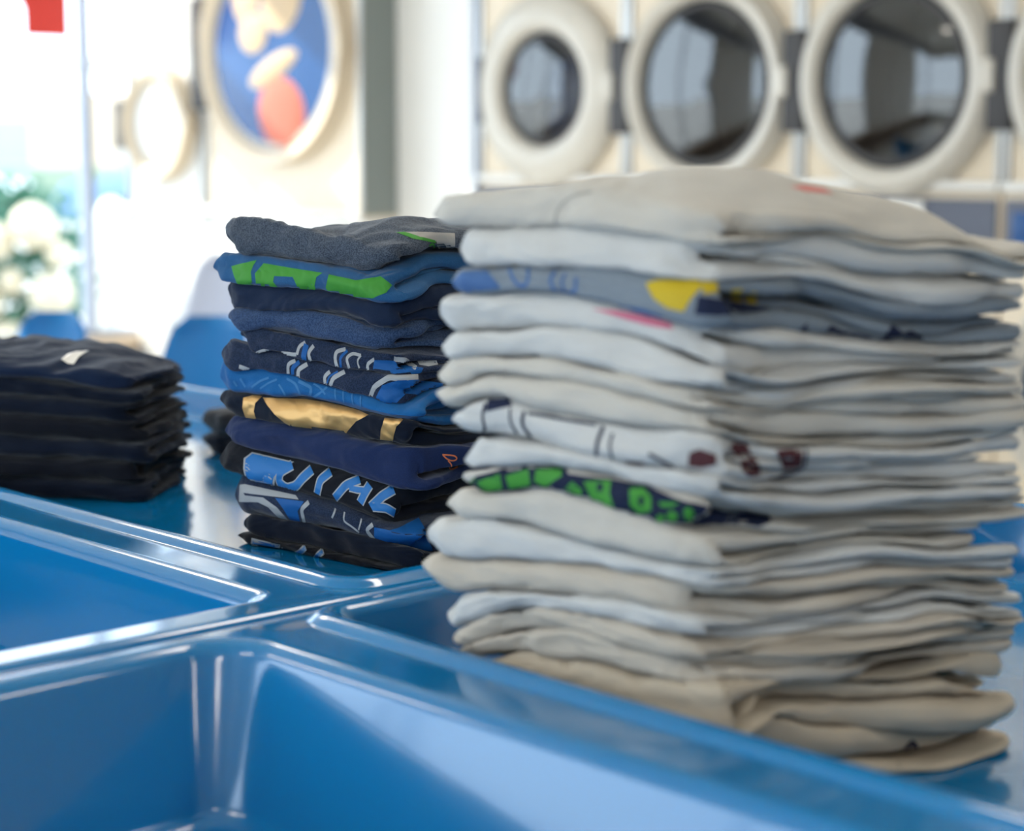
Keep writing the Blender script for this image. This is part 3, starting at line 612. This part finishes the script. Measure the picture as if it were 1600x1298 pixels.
def add_prints(shirt, bvh, st, items, cast, names):
    """lay printed shapes onto the cloth: points are given along the two visible faces (mm, height mm)"""
    by = {}; boxes = []
    cd = Vector(cast).normalized()
    def face_pt(X, z):
        X /= 1000.; z /= 1000.
        if X <= st.A: p = st.L+st.d1*X
        else: p = st.N+st.d2*(X-st.A)
        return Vector((p[0], p[1], z))
    def drop(p, off):
        o_ = p-cd*.12
        h = bvh.ray_cast(o_, cd, .26)
        if h[0] is None: return None
        n = h[1]
        if n.dot(cd) > 0: n = -n
        return h[0]+n*off, h[3]
    for lay, (m, wd, flat) in enumerate(items):
        pts = [Vector((flat[k], flat[k+1])) for k in range(0, len(flat), 2)]
        tris = []; vs = []
        if wd == 0:
            xs = [p.x for p in pts]; ys = [p.y for p in pts]; st_ = 2.2
            ring_ = []
            for k in range(len(pts)):
                a_, b_ = pts[k], pts[(k+1) % len(pts)]; c_ = max(1, int((b_-a_).length/2.2))
                for j in range(c_): ring_.append(a_.lerp(b_, j/c_))
            nb = len(ring_); inn = []
            def inside(q):
                c = False
                for k in range(nb):
                    a_, b_ = ring_[k], ring_[k-1]
                    if (a_.y > q.y) != (b_.y > q.y) and q.x < (b_.x-a_.x)*(q.y-a_.y)/(b_.y-a_.y+1e-12)+a_.x: c = not c
                return c
            x = min(xs)+1.1
            while x < max(xs):
                y = min(ys)+1.1
                while y < max(ys):
                    q = Vector((x, y))
                    if inside(q) and min((q-r).length for r in ring_) > .9: inn.append(q)
                    y += st_
                x += st_
            res = geometry.delaunay_2d_cdt(ring_+inn, [], [list(range(nb))], 1, 1e-6)
            vs = res[0]; tris = [list(f) for f in res[2]]
        else:
            path = []
            for k in range(len(pts)-1):
                c_ = max(1, int((pts[k+1]-pts[k]).length/1.8))
                for j in range(c_): path.append(pts[k].lerp(pts[k+1], j/c_))
            path.append(pts[-1])
            for _ in range(7 if len(pts) > 2 else 0):
                path = [path[0]]+[path[k-1]*.25+path[k]*.5+path[k+1]*.25 for k in range(1, len(path)-1)]+[path[-1]]
            C = max(2, int(wd/1.6)+1)
            for k, p in enumerate(path):
                d = (path[min(k+1, len(path)-1)]-path[max(k-1, 0)]); d = d.normalized() if d.length > 1e-9 else Vector((1, 0))
                nrm = Vector((-d.y, d.x))
                for j in range(C+1): vs.append(p+nrm*wd*(j/C-.5))
            for k in range(len(path)-1):
                for j in range(C):
                    q = k*(C+1)+j; tris.append([q, q+1, q+C+2, q+C+1])
        hit = [drop(face_pt(v.x, v.y), .00035+.00012*lay/ max(1, len(items))*2) for v in vs]
        ds = sorted(h[1] for h in hit if h)
        if not ds: continue
        med = ds[len(ds)//2]
        bx = (min(v.x for v in vs), max(v.x for v in vs), min(v.y for v in vs), max(v.y for v in vs))
        key = None
        for kx, (mm, q) in enumerate(boxes):
            if mm == m and bx[0] < q[1] and q[0] < bx[1] and bx[2] < q[3] and q[2] < bx[3]:
                key = kx; boxes[kx] = (m, (min(q[0], bx[0]), max(q[1], bx[1]), min(q[2], bx[2]), max(q[3], bx[3]))); break
        if key is None: key = len(boxes); boxes.append((m, bx))
        vv, ff = by.setdefault((m, key), ([], []))
        b0 = len(vv); mp = {}
        for k, h in enumerate(hit):
            if h: mp[k] = len(vv); vv.append(h[0]-shirt.location)
        for f in tris:
            if all(k in mp for k in f):
                dd = [hit[k][1] for k in f]
                if max(dd)-min(dd) < .012: ff.append([mp[k] for k in f])
    for (m, _), (vv, ff) in by.items():
        if not ff: continue
        me = bpy.data.meshes.new('print'); me.from_pydata([tuple(v) for v in vv], [], ff); me.update()
        o = link(names.get(m, 'print'), me, M['p_'+m], shirt)
        o['label'] = PRL[m]
PRL = {'foldshade': 'darker line painting the shade of overlapped cloth', 'green': 'green print', 'ash': 'pale grey print', 'silver': 'silver grey outline print', 'royal': 'royal blue print', 'skyprint': 'light blue tropical print',
       'sky': 'bright blue lettering', 'orange': 'small orange script print', 'red': 'faded red print', 'yellow': 'yellow print', 'denim': 'denim blue print', 'ink': 'dark navy print',
       'pink': 'pink print', 'brown': 'dark brown print', 'gold': 'gold foil print'}
PRN = {'foldshade': 'fold_shade', 'sky': 'printed_letter', 'silver': 'print_outline', 'orange': 'script_print'}  # first entry: shade where cloth overlaps, painted on as a darker stroke

FN = {}
def F_(k, *a, **kw):
    if k not in FN: FN[k] = fabric(k, *a, **kw)
    return FN[k]
whiteA = F_('warm_white_cotton', (.56, .535, .49), (.52, .495, .45), .25, 1200, .15)
whiteB = F_('cool_white_cotton', (.575, .58, .575), (.54, .545, .54), .25, 1200, .15)
whiteC = F_('cream_cotton', (.54, .47, .37), (.50, .43, .34), .25, 1200, .15)
whiteD = F_('ecru_cotton', (.53, .48, .41), (.49, .44, .375), .25, 1200, .15)
greyH = F_('heather_grey_cotton', (.22, .26, .31), (.17, .21, .26), .3, 1100, .2)
WS = Stack(WLc, WNc, WRc, WA, WB, .036, 4); WS.wob = .0028
white = [
 (whiteA, 'pale grey white shirt on top of the white stack, faint red print at its crown', dict(ext=0.033, extR=0.040, style=1, rumple=.006)),
 (whiteB, 'plain white shirt second from the top of the white stack, above the yellow print', dict(ext=0.005, extR=0.035, style=0)),
 (greyH, 'heather grey shirt with blue strokes and a yellow patch in the white stack', dict(ext=0.009, extR=0.030, style=2)),
 (whiteB, 'white shirt with a thin pink print line, just under the heather grey shirt', dict(ext=0.031, extR=0.030, style=3)),
 (whiteB, 'plain white shirt, second below the heather grey one in the white stack', dict(ext=0.020, extR=0.026, style=2)),
 (whiteA, 'plain white shirt, third below the heather grey one in the white stack', dict(ext=0.022, extR=0.030, style=0)),
 (whiteA, 'white shirt lying directly on the one with navy outlines and brown patches', dict(ext=0.025, extR=0.030, style=1)),
 (whiteB, 'white shirt with navy outlines and a dark brown block print', dict(ext=0.006, extR=0.032, style=0)),
 (whiteB, 'white shirt resting on the green printed one in the white stack', dict(ext=-0.011, extR=0.030, style=3)),
 (whiteA, 'white shirt with green cells on a dark band across its fold', dict(ext=-0.007, extR=0.042, style=2)),
 (whiteA, 'white shirt directly under the green printed one', dict(ext=0.016, extR=-0.010, style=1)),
 (whiteB, 'white shirt second below the green printed one, its fold pushed out left', dict(ext=0.033, extR=0.020, style=0)),
 (whiteD, 'off white shirt whose left lip sticks out furthest from the white stack', dict(ext=0.039, extR=0.030, style=0, bulge=.006)),
 (whiteB, 'cool white shirt low in the stack, sixth counted from the table', dict(ext=0.009, extR=0.042, style=2, bulge=.010, amp=1.3)),
 (whiteD, 'cream tinted shirt low in the stack, fourth counted from the table', dict(ext=0.007, extR=0.038, style=1, bulge=.012, amp=1.5)),
 (whiteD, 'cream shirt third from the bottom of the white stack', dict(ext=0.007, extR=0.033, style=0, bulge=.014, amp=1.7)),
 (whiteC, 'crumpled cream shirt second from the bottom of the white stack', dict(ext=0.007, extR=0.023, style=2, bulge=.020, amp=1.9)),
 (whiteC, 'cream shirt at the bottom of the white stack with a dark angular mark', dict(ext=0.007, extR=0.023, style=1, bulge=.028, amp=1.3)),
]
white[13] = (whiteB, 'cool white shirt just below the one whose left lip sticks out furthest', white[13][2])
white[14] = (whiteD, 'cream tinted shirt fourth from the bottom of the white stack', white[14][2])
for i, (m, lab, kw) in enumerate(white):
    o, bv = make_shirt('folded_shirt', WS, i, lab, m, 100+i*7, group='white shirts in the tall stack', **kw)
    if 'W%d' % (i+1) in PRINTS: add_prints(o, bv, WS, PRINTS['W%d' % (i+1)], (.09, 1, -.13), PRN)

NS = Stack(NLc, NNc, NRc, NA, NB, .022, 4)
navyB = F_('navy_cotton', (.009, .021, .055), (.006, .014, .040), .45, 1500)
darkN = F_('midnight_cotton', (.004, .009, .022), (.003, .006, .016), .4, 1500)
greyT = F_('charcoal_heather_cotton', (.085, .105, .14), (.035, .047, .07), .5, 620, .3)
royal = F_('royal_blue_cotton', (.024, .105, .25), (.016, .08, .20), .5, 1500)
denim = F_('blue_heather_cotton', (.042, .078, .165), (.018, .040, .10), .5, 620, .3)
inkH = F_('navy_heather_cotton', (.020, .034, .075), (.008, .016, .042), .5, 620, .3)
trop = F_('bright_blue_cotton', (.012, .12, .34), (.008, .10, .29), .4, 1500)
blk = F_('black_cotton', (.006, .008, .014), (.005, .006, .011), .3, 1500)
vio = F_('indigo_cotton', (.013, .028, .095), (.009, .019, .07), .5, 1500)
navy = [
 (greyT, 'charcoal heather shirt on top of the navy stack, grey print with green edge', dict(ext=0.013, style=1, rumple=.007, near=-.030)),
 (royal, 'blue shirt with broad green print, second from the top of the navy stack', dict(ext=0.037, style=0, nose=-.004, near=-.012)),
 (navyB, 'plain midnight blue shirt below the green printed one', dict(ext=0.015, style=0, near=-.012)),
 (denim, 'blue heather shirt without print in the upper navy stack', dict(ext=0.009, style=1, near=-.012)),
 (inkH, 'navy heather shirt with silver outlines, upper of the two alike', dict(ext=-0.009, style=0)),
 (inkH, 'navy heather shirt with silver outlines, lower of the two alike', dict(ext=0.025, style=0)),
 (trop, 'bright blue shirt with a lighter leafy print, on the gold printed shirt', dict(ext=0.031, style=2)),
 (darkN, 'black shirt with a wide shiny gold print', dict(ext=0.027, style=3)),
 (vio, 'plain indigo shirt under the gold printed one, small orange script on its side', dict(ext=0.021, style=1, near=.015)),
 (blk, 'black shirt with outlined blue lettering on its fold', dict(ext=0.033, style=0, near=-.008)),
 (inkH, 'navy heather shirt with silver swoosh print below the blue lettering', dict(ext=0.009, style=0)),
 (darkN, 'plain dark navy shirt second from the bottom of the navy stack', dict(ext=-0.009, style=1, near=.008)),
 (blk, 'black shirt with blue letters at the bottom of the navy stack', dict(ext=-0.001, style=0, near=.005)),
]
for i, (m, lab, kw) in enumerate(navy):
    o, bv = make_shirt('folded_shirt', NS, i, lab, m, 300+i*11, group='dark shirts in the middle stack', res=1.35, amp=1.05, **kw)
    if 'N%d' % (i+1) in PRINTS: add_prints(o, bv, NS, PRINTS['N%d' % (i+1)], (-.10, 1, -.14), PRN)

# dark stack at the left edge
BA = [[1030, 1030, 1030, 1026, 1018, 1006], [1004, 1006, 1008, 1004, 998, 990], [980, 982, 982, 981, 977, 970], [955, 956, 956, 955, 952, 948], [925, 926, 926, 925, 922, 920], [897, 898, 898, 897, 896, 893], [868, 868, 868, 868, 868, 866], [840]*6]
BB = [[x[-1]+d for d in (0, 4, 6, 6, 4, 0)] for x in BA[:-1]]+[[840]*6]
BS = Stack((-.87, 2.65), (-.515, 2.575), (-.475, 2.82), BA, BB, .004, 2)
blabels = ['rumpled dark blue shirt with a white neck label, topmost at the left edge', 'black shirt just under the topmost one of the left stack', 'black shirt third from the top of the left stack',
           'black shirt with a jutting corner, fourth from the top of the left stack', 'black shirt with a faint pale print, third from the bottom at the left edge', 'black shirt second from the bottom of the left stack', 'black shirt at the bottom of the left stack']
for i in range(7):
    o, bv = make_shirt('folded_shirt', BS, i, blabels[i], [denimdark, darkN, darkN, blk, darkN, blk, darkN][i] if False else [navyB, darkN, darkN, blk, darkN, blk, darkN][i],
                       500+i*13, ext=.02, near=[0, -.006, 0, .012, .008, -.002, .006][i], group='dark shirts in the left stack', rumple=.016, style=i % 4)
    if i == 0:
        zt = float(BS.iface(0, np.array([.27]), np.array([.06]))[0])
        P = []
        for a_ in np.linspace(.250, .268, 8):
            row = []
            for b_ in np.linspace(.03, .09, 12):
                p = BS.L+BS.d1*a_+BS.d2*b_; h = bv.ray_cast(Vector((p[0], p[1], 1.3)), Vector((0, 0, -1)))
                row.append(h[0]+Vector((0, 0, .002))-o.location if h[0] else Vector((p[0], p[1], zt))-o.location)
            P.append(row)
        MB().grid(P).build('neck_label', M['whiteenamel'], o)
CA = [[905, 912, 915, 912, 905, 898], [872, 875, 876, 875, 872, 870], [840]*6]
CS = Stack((-.50, 3.02), (-.315, 2.80), (-.19, 2.95), CA, [[898, 900, 900, 900, 898, 895], [870]*6, [840]*6], .01, 1)
char = F_('charcoal_cotton', (.035, .037, .045), (.028, .03, .036), .4)
for i in range(2):
    make_shirt('folded_shirt', CS, i, ['charcoal shirt lying between the left stack and the navy stack', 'dark shirt beneath the charcoal one between the two dark stacks'][i], [char, darkN][i], 700+i*5, group='loose dark shirts behind', amp=1.6)

# ------------------------------------------------------------------ lumps standing in for the blue door's reflection in the left dryer's glass
def add_reflection_lump(name, label, u, v, z, r, m, seed):
    from mathutils import noise
    bm = bmesh.new(); bmesh.ops.create_icosphere(bm, subdivisions=4, radius=1)
    for q in bm.verts:
        n = noise.fractal(q.co*1.6+Vector((seed, 0, 0)), .8, 2.2, 3)
        q.co = Vector((q.co.x*r[0], q.co.y*r[1], q.co.z*r[2]))*(1+.28*n)
    me = bpy.data.meshes.new(name); bm.to_mesh(me); bm.free()
    tag(link(name, me, m, None, W(u, v, z)[:], RZ), label, 'reflection_lump')
add_reflection_lump('reflection_lump', 'blue lump imitating a reflection in the round glass of the leftmost stacked dryer', ud+DW/2-.03, V1+.20, 1.47, (.17, .12, .19), M['blueglass'], 3)
add_reflection_lump('reflection_lump', 'small coral lump imitating a reflection in the glass of the leftmost stacked dryer', ud+DW/2+.11, V1+.11, 1.45, (.07, .05, .08), M['coralpatch'], 8)

# ------------------------------------------------------------------ outside the shop window
tag(MB().box(-40, U0-.15, -40, 40, -.12, -.02).build('pavement', M['asphalt'], None, (0, 0, 0), RZ, smooth=False), kind='structure')
tag(MB().box(U0-.15, 12, -40, V0-.15, -.12, -.02).build('street', M['asphalt'], None, (0, 0, 0), RZ, smooth=False), kind='structure')
b = empty('bollard', (-2.21, 10.65, -.02)); tag(b, 'white round topped bollard outside the window', 'bollard')
MB().lathe([(.085, 0), (.085, .95), (.08, .99), (.062, 1.03), (.035, 1.055), (.0005, 1.065)], 28, (0, 0, 0), 'z').build('post', M['bollard'], b)
MB().lathe([(.15, 0), (.15, .02), (.09, .03)], 28, (0, 0, 0), 'z').build('base_flange', M['steel'], b)
def car(name, label, loc, rz, paint):
    root = empty(name, loc, rz); tag(root, label, 'car', 'parked cars outside')
    prof = [(-2.2, .35), (-2.25, .62), (-2.1, .86), (-1.3, .95), (-.75, 1.36), (.75, 1.42), (1.45, 1.02), (2.15, .92), (2.25, .6), (2.2, .35)]
    P = []
    for s_ in (-.82, -.80, -.72, -.4, 0, .4, .72, .80, .82):
        q = .92 if abs(s_) > .81 else 1
        P.append([(x*(1 if abs(s_) < .75 else .985), s_*(.86 if z > 1.1 else 1), z*(q if z > .5 else 1)) for (x, z) in prof])
    m = MB(); m.grid(P)
    for s_ in (0, -1): m.add(P[s_], [tuple(range(len(prof)))])
    m.build('body', paint, root)
    for s_ in (-1, 1):
        MB().add([(-.95, s_*.80, .98), (-.62, s_*.725, 1.30), (.66, s_*.725, 1.35), (1.2, s_*.80, 1.02)], [(0, 1, 2, 3)]).build('side_window', M['carglass'], root, smooth=False)
    MB().add([(-1.33, -.68, .98), (-.80, -.6, 1.35), (-.80, .6, 1.35), (-1.33, .68, .98)], [(0, 1, 2, 3)]).build('windscreen', M['carglass'], root, smooth=False)
    for x in (-1.4, 1.4):
        for s_ in (-1, 1):
            MB().lathe([(.0005, -.1), (.2, -.1), (.33, -.1), (.34, 0), (.33, .1), (.2, .1), (.0005, .1)], 28, (x, s_*.76, .34)).build('wheel', M['tyre'], root)
    return root
car('parked_car', 'blue car parked outside, right of the window post', (-3.9, 26.5, -.02), math.radians(4), M['carblue'])
car('parked_car', 'white car with blue windows parked outside at the left edge', (-7.9, 22.5, -.02), math.radians(-10), M['carwhite'])
def shrub(name, label, loc, R_, Hh, n, m, seed, blooms=0):
    rnd = random.Random(seed); root = empty(name, loc); tag(root, label, 'shrub')
    mb = MB()
    for k in range(n):
        t = rnd.uniform(0, 2*PI); ph = rnd.uniform(-.9, 1.5); r = rnd.uniform(.55, 1)
        c = Vector((R_*r*math.cos(t)*math.cos(ph), R_*r*math.sin(t)*math.cos(ph), Hh*.5*(1+r*math.sin(ph))))
        d = Vector((rnd.uniform(-1, 1), rnd.uniform(-1, 1), rnd.uniform(-.3, 1))).normalized(); s_ = d.orthogonal().normalized(); L_ = rnd.uniform(.07, .13)
        up = d.cross(s_)*.01
        mb.add([c, c+d*L_*.5+s_*L_*.28+up, c+d*L_, c+d*L_*.5-s_*L_*.28+up], [(0, 1, 2, 3)])
    mb.build('foliage', m, root, smooth=False)
    MB().tube([(0, 0, 0), (.02, 0, Hh*.5)], .03).build('stem', M['brownbase'], root)
    return root
def bloomball(parent, c, r, seed):
    bm = bmesh.new(); bmesh.ops.create_icosphere(bm, subdivisions=3, radius=r)
    rnd = random.Random(seed)
    from mathutils import noise
    for v in bm.verts: v.co *= 1+.13*noise.noise(v.co*(9/r*.12)+Vector((seed, 0, 0)))
    me = bpy.data.meshes.new('bloom'); bm.to_mesh(me); bm.free(); o = link('bloom', me, M['bloom'], parent, c); return o
sh = shrub('flowering_shrub', 'green shrub with round cream blooms outside the left window', (-2.62, 10.2, -.02), .42, 1.16, 900, M['leaf'], 3)
for k, (x, z, r) in enumerate([(.18, .94, .12), (-.02, .86, .10), (.26, .60, .115), (-.12, .56, .13), (.05, .66, .07), (-.3, .9, .1), (.30, .80, .07), (.02, .36, .1), (.36, .40, .09)]):
    bloomball(sh, (x, -.36, z), r, k)
tag(MB().box(-9, 9, -.2, .2, 0, 1.0, .1).build('hedge', M['paleleaf'], None, (-11, 37, -.02), .1), 'low green hedge far across the street', 'hedge')
bd = empty('far_building', (-14, 46, -.02), .12); tag(bd, 'pale beige building far across the street', 'building')
MB().box(-14, 14, -2, 2, 0, 2.6).build('wall', M['sill'], bd, smooth=False)
MB().box(-14.3, 14.3, -2.3, 2.3, 3.2, 3.4).build('roof', M['whiteenamel'], bd, smooth=False)
for k in range(6): MB().box(-12+k*4.2, -9.8+k*4.2, -2.05, -2.0, .6, 2.0).build('window', M['paleglass'], bd, smooth=False)

# red vinyl letter on the window glass
def vinyl():
    prof = []
    x0 = 0
    P = [(.0, .0), (.155, .0), (.155, .42), (-.10, .42), (-.20, .16), (-.05, .11), (-.02, .135), (0, .10)]
    P = [(0, 0), (.155, 0), (.155, .46), (-.32, .46), (-.34, .02), (-.20, .02)]
    arc = [(-.10+.10*math.cos(t), .10+.09*math.sin(t)) for t in np.linspace(PI, 0, 14)]
    P = P+[(-.2, .09)]+arc
    n = len(P); P = [(x*1.4, z) for x, z in P]; vs = [(x, -.0015, z) for x, z in P]+[(x, .0015, z) for x, z in P]
    fs = [tuple(range(n)), tuple(range(2*n-1, n-1, -1))]+[(k, (k+1) % n, n+(k+1) % n, n+k) for k in range(n)]
    return MB().add(vs, fs)
o = vinyl().build('window_lettering', M['redvinyl'], None, W(U0+.02, V1-.69, 1.79)[:], RZ+PI/2, smooth=False)
tag(o, 'red vinyl letter stuck on the window at the top left corner', 'lettering')
